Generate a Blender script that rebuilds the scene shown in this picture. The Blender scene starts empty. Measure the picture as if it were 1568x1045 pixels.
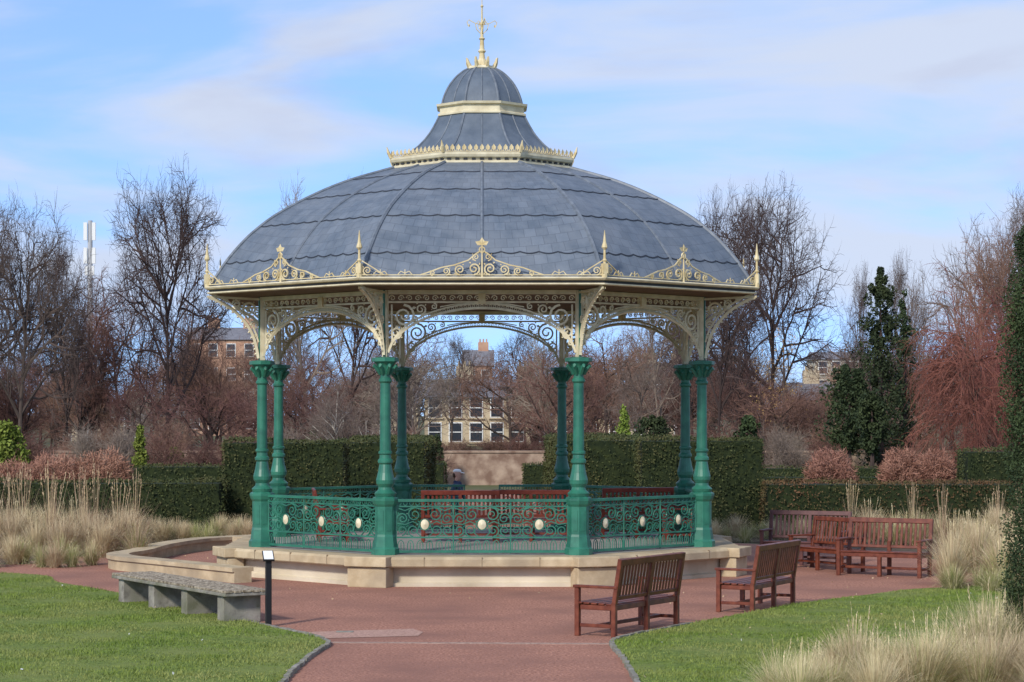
import bpy, math, random
import numpy as np
from mathutils import Vector, Matrix
R=random.Random(7)
NR=np.random.default_rng(5)
F=3435.0; CH=2.83; HOR=635.0; CD=41.2; CX=738.0
def G(px,py):
    d=F*CH/(py-HOR); return ((px-CX)*d/F, d-CD)
def XD(px,d): return (px-CX)*d/F
def ZD(py,d): return CH+(HOR-py)*d/F
scene=bpy.context.scene
# ---------------------------------------------------------------- materials
def mat(name,c1,c2=None,rough=.7,scale=8,bump=0,bscale=None,detail=6,inst=0,metal=0,spec=.3,lo=.35,hi=.65,c3=None,bdist=.02,c3s=.08):
    m=bpy.data.materials.new(name); m.use_nodes=True
    nt=m.node_tree; N=nt.nodes; L=nt.links
    b=N['Principled BSDF']; b.inputs['Roughness'].default_value=rough; b.inputs['Metallic'].default_value=metal
    b.inputs['Specular IOR Level'].default_value=spec
    c2=c2 or c1
    tc=N.new('ShaderNodeTexCoord'); nz=N.new('ShaderNodeTexNoise')
    nz.inputs['Scale'].default_value=scale; nz.inputs['Detail'].default_value=detail
    L.new(tc.outputs['Object'],nz.inputs['Vector'])
    cr=N.new('ShaderNodeValToRGB'); cr.color_ramp.elements[0].position=lo; cr.color_ramp.elements[1].position=hi
    cr.color_ramp.elements[0].color=(*c1,1); cr.color_ramp.elements[1].color=(*c2,1)
    L.new(nz.outputs['Fac'],cr.inputs['Fac']); out=cr.outputs['Color']
    if c3:
        n2=N.new('ShaderNodeTexNoise'); n2.inputs['Scale'].default_value=scale*c3s; n2.inputs['Detail'].default_value=5
        L.new(tc.outputs['Object'],n2.inputs['Vector'])
        r2=N.new('ShaderNodeValToRGB'); r2.color_ramp.elements[0].position=.42; r2.color_ramp.elements[1].position=.68
        L.new(n2.outputs['Fac'],r2.inputs['Fac'])
        mx=N.new('ShaderNodeMix'); mx.data_type='RGBA'
        L.new(r2.outputs['Color'],mx.inputs[0]); L.new(out,mx.inputs[6]); mx.inputs[7].default_value=(*c3,1); out=mx.outputs[2]
    if inst:
        oi=N.new('ShaderNodeObjectInfo'); hs=N.new('ShaderNodeHueSaturation')
        ma=N.new('ShaderNodeMapRange'); ma.inputs[3].default_value=1-inst; ma.inputs[4].default_value=1+inst
        mh=N.new('ShaderNodeMapRange'); mh.inputs[3].default_value=.5-inst*.06; mh.inputs[4].default_value=.5+inst*.06
        L.new(oi.outputs['Random'],ma.inputs[0]); L.new(oi.outputs['Random'],mh.inputs[0])
        L.new(ma.outputs[0],hs.inputs['Value']); L.new(mh.outputs[0],hs.inputs['Hue']); L.new(out,hs.inputs['Color']); out=hs.outputs['Color']
    L.new(out,b.inputs['Base Color'])
    if bump:
        nb=N.new('ShaderNodeTexNoise'); nb.inputs['Scale'].default_value=bscale or scale*3; nb.inputs['Detail'].default_value=8
        L.new(tc.outputs['Object'],nb.inputs['Vector'])
        bp=N.new('ShaderNodeBump'); bp.inputs['Strength'].default_value=bump; bp.inputs['Distance'].default_value=bdist
        L.new(nb.outputs['Fac'],bp.inputs['Height']); L.new(bp.outputs['Normal'],b.inputs['Normal'])
    return m
green=mat('green_paint',(.022,.15,.095),(.032,.185,.12),.42,3,spec=.5,c3=(.016,.11,.075),c3s=1.5)
cream=mat('cream_paint',(.56,.49,.33),(.72,.65,.46),.5,6)
gold=mat('gold_paint',(.54,.42,.21),(.68,.58,.36),.45,7)
slate=mat('slate_roof',(.095,.122,.16),(.13,.158,.198),.5,5,bump=.25,bscale=30,spec=.5,c3=(.155,.18,.215),c3s=.25)
def slate_courses(m):
    nt=m.node_tree;N=nt.nodes;L=nt.links;b=N['Principled BSDF']
    src=b.inputs['Base Color'].links[0].from_socket
    tc=N.new('ShaderNodeTexCoord'); sp=N.new('ShaderNodeSeparateXYZ'); L.new(tc.outputs['Object'],sp.inputs[0])
    def mth(op,a,b_=None):
        n=N.new('ShaderNodeMath'); n.operation=op
        for i,v in enumerate((a,b_)):
            if v is None: continue
            if isinstance(v,(int,float)): n.inputs[i].default_value=v
            else: L.new(v,n.inputs[i])
        return n.outputs[0]
    u=mth('MULTIPLY',mth('ARCTAN2',sp.outputs[1],sp.outputs[0]),22.0)
    r=mth('SQRT',mth('ADD',mth('MULTIPLY',sp.outputs[0],sp.outputs[0]),mth('MULTIPLY',sp.outputs[1],sp.outputs[1])))
    v=mth('MULTIPLY',mth('SUBTRACT',sp.outputs[2],r),3.6)
    cb=N.new('ShaderNodeCombineXYZ'); L.new(u,cb.inputs[0]); L.new(v,cb.inputs[1])
    bt=N.new('ShaderNodeTexBrick'); bt.inputs['Scale'].default_value=1; bt.inputs['Brick Width'].default_value=1; bt.inputs['Row Height'].default_value=1
    bt.inputs['Mortar Size'].default_value=.04; bt.inputs['Mortar Smooth'].default_value=.7; bt.inputs['Color1'].default_value=(.91,.91,.91,1); bt.inputs['Color2'].default_value=(1.07,1.07,1.07,1); bt.inputs['Mortar'].default_value=(.68,.68,.70,1)
    L.new(cb.outputs[0],bt.inputs['Vector'])
    mx=N.new('ShaderNodeMix'); mx.data_type='RGBA'; mx.blend_type='MULTIPLY'; mx.inputs[0].default_value=1; L.new(src,mx.inputs[6]); L.new(bt.outputs['Color'],mx.inputs[7]); L.new(mx.outputs[2],b.inputs['Base Color'])
slate_courses(slate)
lead=mat('lead_sheet',(.08,.105,.14),(.12,.148,.185),.5,4,bump=.15,bscale=12,spec=.5)
rib=mat('lead_rib',(.11,.13,.16),(.17,.195,.23),.45,10)
seam=mat('slate_seam',(.03,.036,.05))
ceil=mat('ceiling_wood',(.10,.065,.04),(.15,.10,.06),.7,4)
darkf=mat('dark_fascia',(.05,.05,.055))
stone=mat('sandstone',(.43,.33,.20),(.56,.45,.29),.85,5,bump=.3,bscale=40,c3=(.34,.27,.18),c3s=.3)
creamwall=mat('cream_render',(.60,.52,.38),(.72,.64,.50),.8,3,bump=.2,bscale=30,c3=(.44,.37,.26),c3s=.5)
floorm=mat('floor',(.25,.23,.21),(.32,.30,.27),.8,5)
redwood=mat('bench_wood',(.105,.024,.012),(.19,.052,.026),.42,9,spec=.45)
darkwood=mat('dark_bench_wood',(.085,.03,.030),(.13,.05,.045),.5,9,spec=.45)
redbench=mat('bandstand_bench_wood',(.12,.022,.014),(.18,.038,.022),.5,9)
greywood=mat('weathered_top',(.12,.09,.058),(.42,.36,.27),.9,16,bump=.5,bscale=60)
conc=mat('concrete',(.18,.165,.14),(.36,.335,.29),.9,8,bump=.3,bscale=50,c3=(.15,.15,.10),c3s=.5)
black=mat('black_metal',(.012,.012,.014),rough=.4)
white=mat('white_paint',(.75,.75,.73),rough=.5)
beige=mat('beige_render',(.5,.45,.36),rough=.8)
asph=mat('red_asphalt',(.15,.062,.04),(.56,.275,.19),.95,30,bump=.8,bscale=80,c3=(.26,.125,.09),detail=12,bdist=.012,c3s=.022,lo=.28,hi=.72)
grassm=mat('lawn_grass',(.085,.13,.018),(.165,.22,.035),.9,14,bump=.5,bscale=120,c3=(.18,.21,.05))
bladem=mat('grass_blades',(.095,.155,.02),(.20,.26,.045),.7,6,c3=(.25,.26,.08),c3s=.10)
soil=mat('ground_soil',(.07,.075,.03),(.13,.12,.06),.95,2,c3=(.08,.10,.03))
bed=mat('bed_soil',(.06,.04,.025),(.12,.085,.05),.95,9)
hedged=mat('hedge_leaves',(.024,.037,.011),(.065,.08,.022),.75,9,c3=(.09,.085,.03),c3s=.15)
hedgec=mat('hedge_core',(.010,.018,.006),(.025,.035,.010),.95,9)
hedgeb=mat('beech_hedge_leaves',(.06,.048,.02),(.15,.075,.035),.8,6,c3=(.075,.08,.025),c3s=.2)
straw=mat('straw',(.50,.40,.23),(.72,.61,.40),.85,3,inst=.14,c3=(.46,.39,.21))
straw2=mat('straw_brown',(.38,.265,.16),(.56,.42,.27),.85,3,inst=.15)
gstraw=mat('green_straw',(.20,.24,.06),(.42,.40,.18),.8,3,inst=.15)
barkd=mat('bark_dark',(.045,.031,.028),(.085,.06,.05),.95,1.5,inst=.3)
twigd=mat('twig_dark',(.062,.042,.038),(.11,.078,.068),.95,1.5,inst=.25)
barkr=mat('bark_red',(.14,.074,.056),(.23,.13,.10),.95,1.5,inst=.3)
barkg=mat('bark_grey',(.16,.12,.097),(.26,.205,.17),.95,1.5,inst=.3)
barkw=mat('bark_birch',(.42,.38,.32),(.6,.56,.5),.8,1.5)
shrubm=mat('shrub_twigs',(.25,.115,.08),(.40,.215,.155),.9,4,inst=.12)
weepm=mat('weeping_twigs',(.14,.045,.036),(.24,.09,.07),.9,1.5,inst=.15)
orangem=mat('orange_leaves',(.24,.125,.05),(.33,.20,.085),.9,2,inst=.2)
conif=mat('conifer_leaves',(.018,.034,.014),(.052,.072,.026),.8,2,inst=.2)
brightl=mat('bright_leaves',(.11,.16,.02),(.22,.27,.05),.8,4,inst=.2)
rubble=mat('rubble_stone',(.20,.125,.09),(.42,.31,.23),.9,2.2,bump=.4)
housest=mat('house_stone',(.44,.35,.23),(.55,.46,.32),.9,.8)
brick=mat('red_brick',(.40,.22,.15),(.48,.30,.20),.9,1)
hslate=mat('house_slate',(.15,.15,.17),(.20,.20,.22),.7,2)
glass=mat('window_glass',(.03,.035,.045),rough=.15,spec=.6)
skin=mat('skin',(.55,.33,.24),rough=.6); navy=mat('navy_cloth',(.030,.04,.08),(.05,.065,.12),.9,6); trous=mat('trousers',(.03,.03,.035),rough=.9)
hairm=mat('hair',(.06,.035,.02),rough=.8); greym=mat('galvanised',(.42,.43,.45),rough=.5); lipm=mat('lips',(.35,.13,.1),rough=.6)
# ---------------------------------------------------------------- mesh builder
def link(o,parent=None):
    scene.collection.objects.link(o)
    if parent: o.parent=parent
    return o
def empty(name,loc=(0,0,0),rot=0):
    e=bpy.data.objects.new(name,None); e.location=loc; e.rotation_euler=(0,0,rot); e.empty_display_size=.2
    return link(e)
class M:
    def __init__(s): s.v=[];s.f=[];s.m=[]
    def add(s,vs,fs,mt=0):
        b=len(s.v); s.v.extend(vs)
        for f in fs: s.f.append(tuple(i+b for i in f)); s.m.append(mt)
    def box(s,c,sz,rot=0,mt=0,tilt=0):
        hx,hy,hz=sz[0]/2,sz[1]/2,sz[2]/2
        mm=Matrix.Rotation(rot,3,'Z')@Matrix.Rotation(tilt,3,'X')
        vs=[tuple(Vector(c)+mm@Vector((x*hx,y*hy,z*hz))) for x in(-1,1) for y in(-1,1) for z in(-1,1)]
        s.add(vs,[(0,1,3,2),(4,6,7,5),(0,4,5,1),(2,3,7,6),(0,2,6,4),(1,5,7,3)],mt)
    def tube(s,pts,r,n=4,mt=0,cap=False):
        k=len(pts); pts=[Vector(p) for p in pts]
        rr=r if isinstance(r,(list,tuple)) else [r]*k
        vs=[]; ref=None
        for i,p in enumerate(pts):
            t=(pts[min(i+1,k-1)]-pts[max(i-1,0)])
            if t.length<1e-9: t=Vector((0,0,1))
            t.normalize()
            if ref is None:
                ref=Vector((0,0,1)) if abs(t.z)<.9 else Vector((1,0,0))
                a=t.cross(ref).normalized()
            else:
                a=(a-t*a.dot(t))
                a=a.normalized() if a.length>1e-6 else t.orthogonal().normalized()
            b=t.cross(a)
            for j in range(n):
                w=2*math.pi*j/n+.785; q=p+(a*math.cos(w)+b*math.sin(w))*rr[i]; vs.append((q.x,q.y,q.z))
        fs=[(i*n+j,i*n+(j+1)%n,(i+1)*n+(j+1)%n,(i+1)*n+j) for i in range(k-1) for j in range(n)]
        if cap: fs+= [tuple(range(n))[::-1], tuple((k-1)*n+j for j in range(n))]
        s.add(vs,fs,mt)
    def lathe(s,prof,n=8,phase=None,c=(0,0),mts=None,capt=False,capb=False):
        ph=math.pi/n if phase is None else phase
        vs=[(c[0]+r*math.cos(ph+2*math.pi*j/n),c[1]+r*math.sin(ph+2*math.pi*j/n),z) for r,z in prof for j in range(n)]
        k=len(prof)
        for i in range(k-1):
            fs=[(i*n+j,i*n+(j+1)%n,(i+1)*n+(j+1)%n,(i+1)*n+j) for j in range(n)]
            b=len(s.v)
            for f in fs: s.f.append(tuple(x+b for x in f)); s.m.append(mts[i] if mts else 0)
        b=len(s.v); s.v.extend(vs)
        if capt: s.f.append(tuple(b+(k-1)*n+j for j in range(n))); s.m.append(mts[-1] if mts else 0)
        if capb: s.f.append(tuple(b+j for j in range(n))[::-1]); s.m.append(mts[0] if mts else 0)
    def mesh(s,name,mats):
        me=bpy.data.meshes.new(name); me.from_pydata(s.v,[],s.f)
        for m in mats: me.materials.append(m)
        me.polygons.foreach_set('material_index',s.m); me.update(); return me
    def obj(s,name,mats,parent=None,smooth=False,bevel=0,loc=(0,0,0),rot=0):
        me=s.mesh(name,mats)
        if smooth: me.shade_smooth()
        o=bpy.data.objects.new(name,me); o.location=loc; o.rotation_euler=(0,0,rot)
        if bevel:
            b=o.modifiers.new('bevel','BEVEL'); b.width=bevel; b.segments=2; b.limit_method='ANGLE'
        return link(o,parent)
def npmesh(name,V,nper,mats,mi=None):
    V=np.ascontiguousarray(V,dtype=np.float32).reshape(-1,3); n=len(V)//nper
    me=bpy.data.meshes.new(name); me.vertices.add(len(V)); me.vertices.foreach_set('co',V.ravel())
    me.loops.add(len(V)); me.loops.foreach_set('vertex_index',np.arange(len(V),dtype=np.int32))
    me.polygons.add(n); me.polygons.foreach_set('loop_start',np.arange(n,dtype=np.int32)*nper)
    for m in mats: me.materials.append(m)
    if mi is not None: me.polygons.foreach_set('material_index',mi.astype(np.int32))
    me.update(calc_edges=True); return me
def leafquads(P,size,up=0.0,asp=1.0):
    n=len(P); a=NR.normal(size=(n,3)); a[:,2]+=up; a/=np.linalg.norm(a,axis=1)[:,None]
    b=NR.normal(size=(n,3)); b-=a*(a*b).sum(1)[:,None]; b/=np.linalg.norm(b,axis=1)[:,None]
    s=size*NR.uniform(.6,1.3,(n,1)); a=a*s*asp; b=b*s*.6
    return np.stack([P-a,P+b*.9,P+a,P-b*.9],1)
# ---------------------------------------------------------------- ground
def sheet(name,pts,z,m,parent=None,thick=0):
    me=bpy.data.meshes.new(name)
    n=len(pts); vs=[(x,y,z) for x,y in pts]; fs=[tuple(range(n))]
    if thick:
        vs+=[(x,y,z-thick) for x,y in pts]; fs+=[(i,i+n,(i+1)%n+n,(i+1)%n) for i in range(n)]
    me.from_pydata(vs,[],fs); me.materials.append(m); me.update()
    o=bpy.data.objects.new(name,me); return link(o,parent)
sheet('ground',[(-2500,-300),(2500,-300),(2500,4000),(-2500,4000)],0,soil)
Y=lambda L:[(x,d-CD) for x,d in L]
path=Y([(3.2,3),(3.2,28),(5.6,31),(9.2,35.5),(9.3,41),(8.6,45),(6,49),(2.2,51),(2.0,84),(-2.0,84),(-2.2,51),(-6,49.3),(-8.3,46),(-8.8,42.3),(-16,41.0),(-16,37.2),(-7,33.5),(-3.6,28),(-3.2,3)])
sheet('red_path',path,.004,asph)
def smooth(pts,n=5):
    out=[]
    for i in range(len(pts)-1):
        p0=pts[max(i-1,0)];p1=pts[i];p2=pts[i+1];p3=pts[min(i+2,len(pts)-1)]
        for k in range(n):
            t=k/n
            out.append(tuple(.5*((2*p1[j])+(-p0[j]+p2[j])*t+(2*p0[j]-5*p1[j]+4*p2[j]-p3[j])*t*t+(-p0[j]+3*p1[j]-3*p2[j]+p3[j])*t**3) for j in range(len(p1))))
    out.append(tuple(pts[-1])); return out
Ledge=smooth([(-2.1,4-CD),(-2.1,18-CD),G(418,1068),G(445,1035),G(470,1012),G(490,998),G(503,989),G(490,981),G(455,972),G(415,963),G(300,936),G(170,909),G(90,895),G(20,881),(-14,40.6-CD)])
Redge=smooth([(1.72,4-CD),(1.72,18-CD),G(985,1065),G(972,1042),G(955,1012),G(940,995),G(938,986),G(960,978),G(1040,962),G(1140,943),G(1220,928),G(1330,914),G(1440,903),(11,37.2-CD)])
Lawn=Ledge+[(-30,2),(-30,4-CD)]; RLawn=Redge+[(30,-3),(30,4-CD)]
sheet('lawn',Lawn,.035,grassm,thick=.04); sheet('lawn',RLawn,.035,grassm,thick=.04)
def inpoly(X,Yy,poly):
    ins=np.zeros(len(X),bool); n=len(poly)
    for i in range(n):
        x1,y1=poly[i]; x2,y2=poly[(i+1)%n]
        if y1==y2: continue
        c=((y1>Yy)!=(y2>Yy))&(X<(x2-x1)*(Yy-y1)/(y2-y1)+x1); ins^=c
    return ins
def blades(name,poly,x0,x1,y0,y1,dens):
    n=int((x1-x0)*(y1-y0)*dens); X=NR.uniform(x0,x1,n); Yy=NR.uniform(y0,y1,n)
    k=inpoly(X,Yy,poly); X=X[k];Yy=Yy[k]; n=len(X)
    P=np.stack([X,Yy,np.full(n,.03)],1); a=NR.uniform(0,6.28,n); w=NR.uniform(.005,.010,n)
    D=np.stack([np.cos(a)*w,np.sin(a)*w,np.zeros(n)],1)
    hf=.8+.5*np.sin(X*2.1+Yy*1.3)*np.sin(Yy*2.7-X)
    T=np.stack([NR.normal(0,.015,n),NR.normal(0,.015,n),NR.uniform(.015,.045,n)*hf],1)
    me=npmesh(name,np.stack([P-D,P+D,P+T],1),3,[bladem]); link(bpy.data.objects.new(name,me))
blades('lawn_blades',Lawn,-9,-1.8,-19,-.5,900)
blades('lawn_blades',RLawn,1.5,11,-19,-4,900)
V=[];mi=[]
for poly,x0,x1,y0,y1 in((Lawn,-9,-2,-19,-1),(RLawn,1.6,9,-18,-5)):
    n=60; X_=NR.uniform(x0,x1,n);Y_=NR.uniform(y0,y1,n);k=inpoly(X_,Y_,poly); P=np.stack([X_[k],Y_[k],np.full(k.sum(),.065)],1); V.append(leafquads(P,.020)); mi.append((NR.uniform(0,1,k.sum())>.75).astype(int))
n=110; a=NR.uniform(0,6.283,n); r=NR.uniform(5.1,8.5,n); P=np.stack([np.cos(a)*r,np.sin(a)*r,np.full(n,.014)],1); V.append(leafquads(P,.02)*np.array([1,1,1])); mi.append(np.zeros(n,int))
link(bpy.data.objects.new('fallen_leaves',npmesh('fallen_leaves',np.concatenate(V),4,[straw2,white],np.concatenate(mi))))
def edging(edge,name):
    m=M()
    for i in range(len(edge)-1):
        a=Vector(edge[i]);b=Vector(edge[i+1])
        if b.y< -19.5 or a.x>9 : continue
        L=(b-a).length; k=max(1,int(L/.22)); ang=math.atan2((b-a).y,(b-a).x)
        for j in range(k):
            c=a.lerp(b,(j+.5)/k); m.box((c.x,c.y,.025),(L/k*.86,.055,.055+R.uniform(-.014,.014)),ang+R.uniform(-.1,.1),0)
    m.obj(name,[conc])
edging([p for p in Ledge if p[0]>-4],'path_edging'); edging([p for p in Redge if p[0]<3],'path_edging')
m=M(); a=G(500,985); b=G(938,987)
nn=14
for i in range(nn):
    x=a[0]+(b[0]-a[0])*(i+.5)/nn; y=a[1]+(b[1]-a[1])*(i+.5)/nn
    m.box((x,y,.006),((b[0]-a[0])/nn*.985,.15,.008),0,0)
m.obj('drain_channel',[mat('channel',(.26,.16,.125),(.42,.29,.23),.9,12)])
sheet('path_patch',[G(470,969),G(560,966),G(632,964),G(648,969),G(640,975),G(560,977),G(480,979)],.0085,mat('patch_asphalt',(.30,.17,.13),(.50,.31,.24),.95,30))
m=M(); c=G(528,969); m.box((c[0],c[1],.013),(.22,.16,.008)); m.obj('drain_cover',[conc])
sheet('planting_bed',[(-30,40.9-CD),(-8.9,42.6-CD),(-8.4,46.2-CD),(-6.1,49.6-CD),(-2.4,51.3-CD),(-2.4,54-CD),(-30,54-CD)],.012,bed)
sheet('planting_bed',[(9.5,35.6-CD),(12,34.5-CD),(30,36-CD),(30,54-CD),(2.4,54-CD),(2.4,51.3-CD),(6.1,49.3-CD),(8.8,45.2-CD),(9.6,41-CD)],.012,bed)
# ---------------------------------------------------------------- bandstand
BS=empty('bandstand')
FL=.5
COR=[math.radians(-90+22.5+45*k) for k in range(8)]
m=M()
m.lathe([(4.78,0),(4.78,.06),(4.72,.08),(4.72,.33),(4.95,.33),(4.97,.35),(4.97,.46),(4.93,.5),(4.4,.5)],8,math.radians(22.5),mts=[0,0,0,1,1,1,1,1])
m.obj('platform',[creamwall,stone],BS)
m=M()
for k in range(8):
    a0=COR[k];a1=COR[(k+1)%8]
    for i in range(1,4):
        t=i/4; x=4.935*(math.cos(a0)*(1-t)+math.cos(a1)*t); y=4.935*(math.sin(a0)*(1-t)+math.sin(a1)*t)
        m.box((x,y,.42),(.075,.010,.155),(a0+math.radians(22.5)),0)
m.obj('coping_joints',[mat('joint',(.24,.18,.12))],BS)
m=M(); m.lathe([(4.4,.503),(.01,.503)],8,math.radians(22.5)); m.obj('floor',[floorm],BS)
m=M()
for a in COR:
    m.box((4.78*math.cos(a),4.78*math.sin(a),.165),(.30,.70,.33),a,0)
    m.box((4.82*math.cos(a),4.82*math.sin(a),.425),(.36,.76,.165),a,0)
m.obj('plinth_piers',[stone],BS,bevel=.015)
PR=4.2
m=M()
for a in COR:
    c=(PR*math.cos(a),PR*math.sin(a))
    m.lathe([(.235,FL),(.235,FL+.10),(.205,FL+.13),(.185,FL+.30),(.172,FL+.34),(.172,FL+.80),(.20,FL+.84),(.22,FL+.90),(.22,FL+.94),(.15,FL+.98)],8,a+math.radians(22.5),c,capt=True)
    m.lathe([(.17,FL+.97),(.185,FL+1.02),(.12,FL+1.08),(.115,FL+1.12),(.15,FL+1.18),(.155,FL+1.24),(.125,FL+1.36),(.10,FL+1.50),(.125,FL+1.53),(.125,FL+1.57),(.098,FL+1.60),(.094,FL+1.66),(.115,FL+1.68),(.115,FL+1.71),(.093,FL+1.73),(.085,FL+2.85),(.11,FL+2.88),(.11,FL+2.91),(.086,FL+2.94),(.086,FL+3.0),(.115,FL+3.06),(.14,FL+3.14),(.18,FL+3.20)],20,0,c)
    m.lathe([(.18,FL+3.20),(.225,FL+3.21),(.225,FL+3.27),(.08,FL+3.29)],8,a+math.radians(22.5),c)
    for k in range(8):
        w=a+k*math.pi/4; cc=Vector((c[0],c[1],0)); o=Vector((math.cos(w),math.sin(w),0))
        m.tube([cc+o*.09+Vector((0,0,FL+3.0)),cc+o*.14+Vector((0,0,FL+3.08)),cc+o*.205+Vector((0,0,FL+3.15)),cc+o*.22+Vector((0,0,FL+3.11))],[.03,.035,.03,.01],5)
    for k in range(8):
        w=a+k*math.pi/4; o=Vector((math.cos(w),math.sin(w),0)); cc=Vector((c[0],c[1],FL+.57))+o*.160
        m.box(cc,(.012,.075,.34),w)
m.obj('columns',[green],BS)
m=M()
for a in COR:
    c=Vector((PR*math.cos(a),PR*math.sin(a),0))
    m.box((c.x,c.y,(3.79+4.9)/2),(.085,.085,1.11),a,0)
    m.box((c.x+.05*math.cos(a),c.y+.05*math.sin(a),(3.79+4.9)/2),(.03,.03,1.1),a,1)
m.obj('upper_posts',[cream,green],BS)
class Pl:
    def __init__(s,o,U,m,mt=0,r=.015): s.o=Vector(o);s.U=Vector(U);s.N=Vector(U).cross(Vector((0,0,1)));s.m=m;s.mt=mt;s.r=r
    def p(s,u,v,w=0): return s.o+s.U*u+Vector((0,0,v))+s.N*w
    def line(s,L,r=None,n=4): s.m.tube([s.p(*q) for q in L],r or s.r,n,s.mt)
    def spiral(s,cx,cz,r,a0,dr=1,turns=1.6,n=18,tr=None,leaf=True):
        t0=tr or s.r; pts=[];rr=[]
        for k in range(n+1):
            t=k/n; rad=r*(1-.82*t); an=a0+dr*6.283*turns*t; pts.append(s.p(cx+rad*math.cos(an),cz+rad*math.sin(an))); rr.append(t0*(1.05-.35*t))
        rr[-1]=t0*1.8
        s.m.tube(pts,rr,4,s.mt)
        if leaf:
            for q in (.8,2.2,3.6): s.leaf(cx+r*1.0*math.cos(a0+dr*q),cz+r*1.0*math.sin(a0+dr*q),r*.42,a0+dr*q+.6*dr)
    def leaf(s,u,v,L,an):
        du,dv=math.cos(an)*L,math.sin(an)*L; w=L*.34; pu,pv=-math.sin(an)*w,math.cos(an)*w
        pts=[s.p(u,v),s.p(u+du*.5+pu,v+dv*.5+pv,.008),s.p(u+du,v+dv),s.p(u+du*.5-pu,v+dv*.5-pv,.008),s.p(u+du*.5,v+dv*.5,-.012)]
        s.m.add([tuple(q) for q in pts],[(0,1,2,3),(0,4,1),(1,4,2),(2,4,3),(3,4,0)],s.mt)
    def ring(s,cx,cz,r,tr=None,n=12):
        s.m.tube([s.p(cx+r*math.cos(6.283*k/n),cz+r*math.sin(6.283*k/n)) for k in range(n+1)],tr or s.r,4,s.mt)
mb=M(); ma=M()
for k in range(8):
    a0=COR[k];a1=COR[(k+1)%8]
    p0=Vector((PR*math.cos(a0),PR*math.sin(a0),0));p1=Vector((PR*math.cos(a1),PR*math.sin(a1),0))
    mid=(p0+p1)/2; U=(p1-p0).normalized(); W=(p1-p0).length
    am=math.atan2(mid.y,mid.x)
    leftbay=abs(abs(math.degrees(am))-180)<2
    backbay=abs(math.degrees(am)-90)<2
    h=W/2-.18
    if not leftbay:
        P=Pl((mid.x,mid.y,FL),U,mb,0,.0145)
        segs=[(-h,h)] if not backbay else [(-h,-.35),(.35,h)]
        for (s0,s1) in segs:
            L=s1-s0;c=(s0+s1)/2
            for z,t,hh in ((.90,.06,.045),(.80,.025,.022),(.285,.03,.027),(.05,.04,.04)):
                q=P.p(c,z); mb.box(q,(L,t,hh),am+math.pi/2,0)
            ns=3 if L>2 else 1; sw=L/ns
            for i in range(ns+1):
                u=s0+i*sw; P.line([(u,0.02),(u,.92)],.018)
            nb=int(L/.1)
            for i in range(nb):
                P.ring(s0+(i+.5)*L/nb,.85,.032,.008,8)
            for i in range(ns):
                cc=s0+(i+.5)*sw; w=sw/2
                for sg in (-1,1):
                    P.spiral(cc+sg*.17,.665,.115,math.pi/2,-sg*1,1.5)
                    P.spiral(cc+sg*.37,.60,.095,math.pi*(0 if sg>0 else 1),sg,1.5)
                    P.spiral(cc+sg*.19,.40,.10,-math.pi/2,sg,1.5)
                    P.spiral(cc+sg*.38,.40,.085,-math.pi/2,-sg,1.4)
                    P.line([(cc+sg*.06,.30),(cc+sg*.13,.36),(cc+sg*.09,.50),(cc+sg*.20,.55),(cc+sg*.32,.50),(cc+sg*.46,.52)],.013)
                    P.line([(cc+sg*.47,.78),(cc+sg*.33,.73),(cc+sg*.20,.79),(cc,.74)],.012)
                P.ring(cc,.50,.09,.014,14)
                pts=[];
                for j in range(14):
                    an=6.283*j/14; pts.append(P.p(cc+.068*math.cos(an),.50+.085*math.sin(an),.0))
                for sd in (.03,-.03):
                    cen=P.p(cc,.50,sd*1.5); vs=[tuple(x+P.N*sd*.5) for x in pts]+[tuple(cen)]
                    mb.add(vs,[(j,(j+1)%14,14) for j in range(14)],1)
                nn=6
                for j in range(nn):
                    u=cc-w+(j+.5)*sw/nn
                    P.line([(u-.05,.06),(u-.05,.17),(u-.03,.22),(u,.24),(u+.03,.22),(u+.05,.17),(u+.05,.06)],.010)
                    P.line([(u,.06),(u,.20)],.009)
    A=Pl((mid.x,mid.y,0),U,ma,0,.022)
    ha=W/2-.045
    def az(x,o=0): return 3.86+o+.74*max(0,(1-x*x))**.6
    for off,tr in ((0,.028),(.075,.018)):
        A.line([(ha*(x/24)*(1-off*.35),az(x/24,off)) for x in range(-24,25)],tr)
    for i in range(-21,22):
        x=i/22; A.ring(ha*x*(.985),az(x,.038),.022,.008,6)
    ma.box(A.p(0,4.865),(W-.09,.07,.07),am+math.pi/2,0)
    ma.box(A.p(0,4.70),(W-.09,.035,.03),am+math.pi/2,0)
    nb=22
    for i in range(nb):
        u=-ha+(i+.5)*2*ha/nb; A.spiral(u,4.765,.055,0 if i%2 else math.pi,1 if i%2 else -1,1.3,10,.012,False)
    for sg in (-1,1):
        b=math.pi/2
        A.spiral(sg*1.30,4.47,.185,b,sg,1.8,24,.027)
        A.spiral(sg*1.43,4.19,.10,-b,-sg,1.5,16,.022)
        A.spiral(sg*1.02,4.58,.095,-b,-sg,1.5,16,.02)
        A.spiral(sg*1.12,4.40,.06,b,sg,1.3,12,.016)
        A.spiral(sg*.80,4.63,.055,b,sg,1.3,12,.016)
        A.spiral(sg*1.48,4.02,.045,b,sg,1.3,12,.016)
        A.line([(sg*1.49,4.0),(sg*1.50,4.3),(sg*1.5,4.66)],.02)
        A.line([(sg*.70,4.62),(sg*.45,4.665),(sg*.1,4.68)],.013)
    ma.box(A.p(0,4.76),(.12,.10,.17),am+math.pi/2,1)
bal=mb.obj('balustrade',[green,cream],BS)
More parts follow.
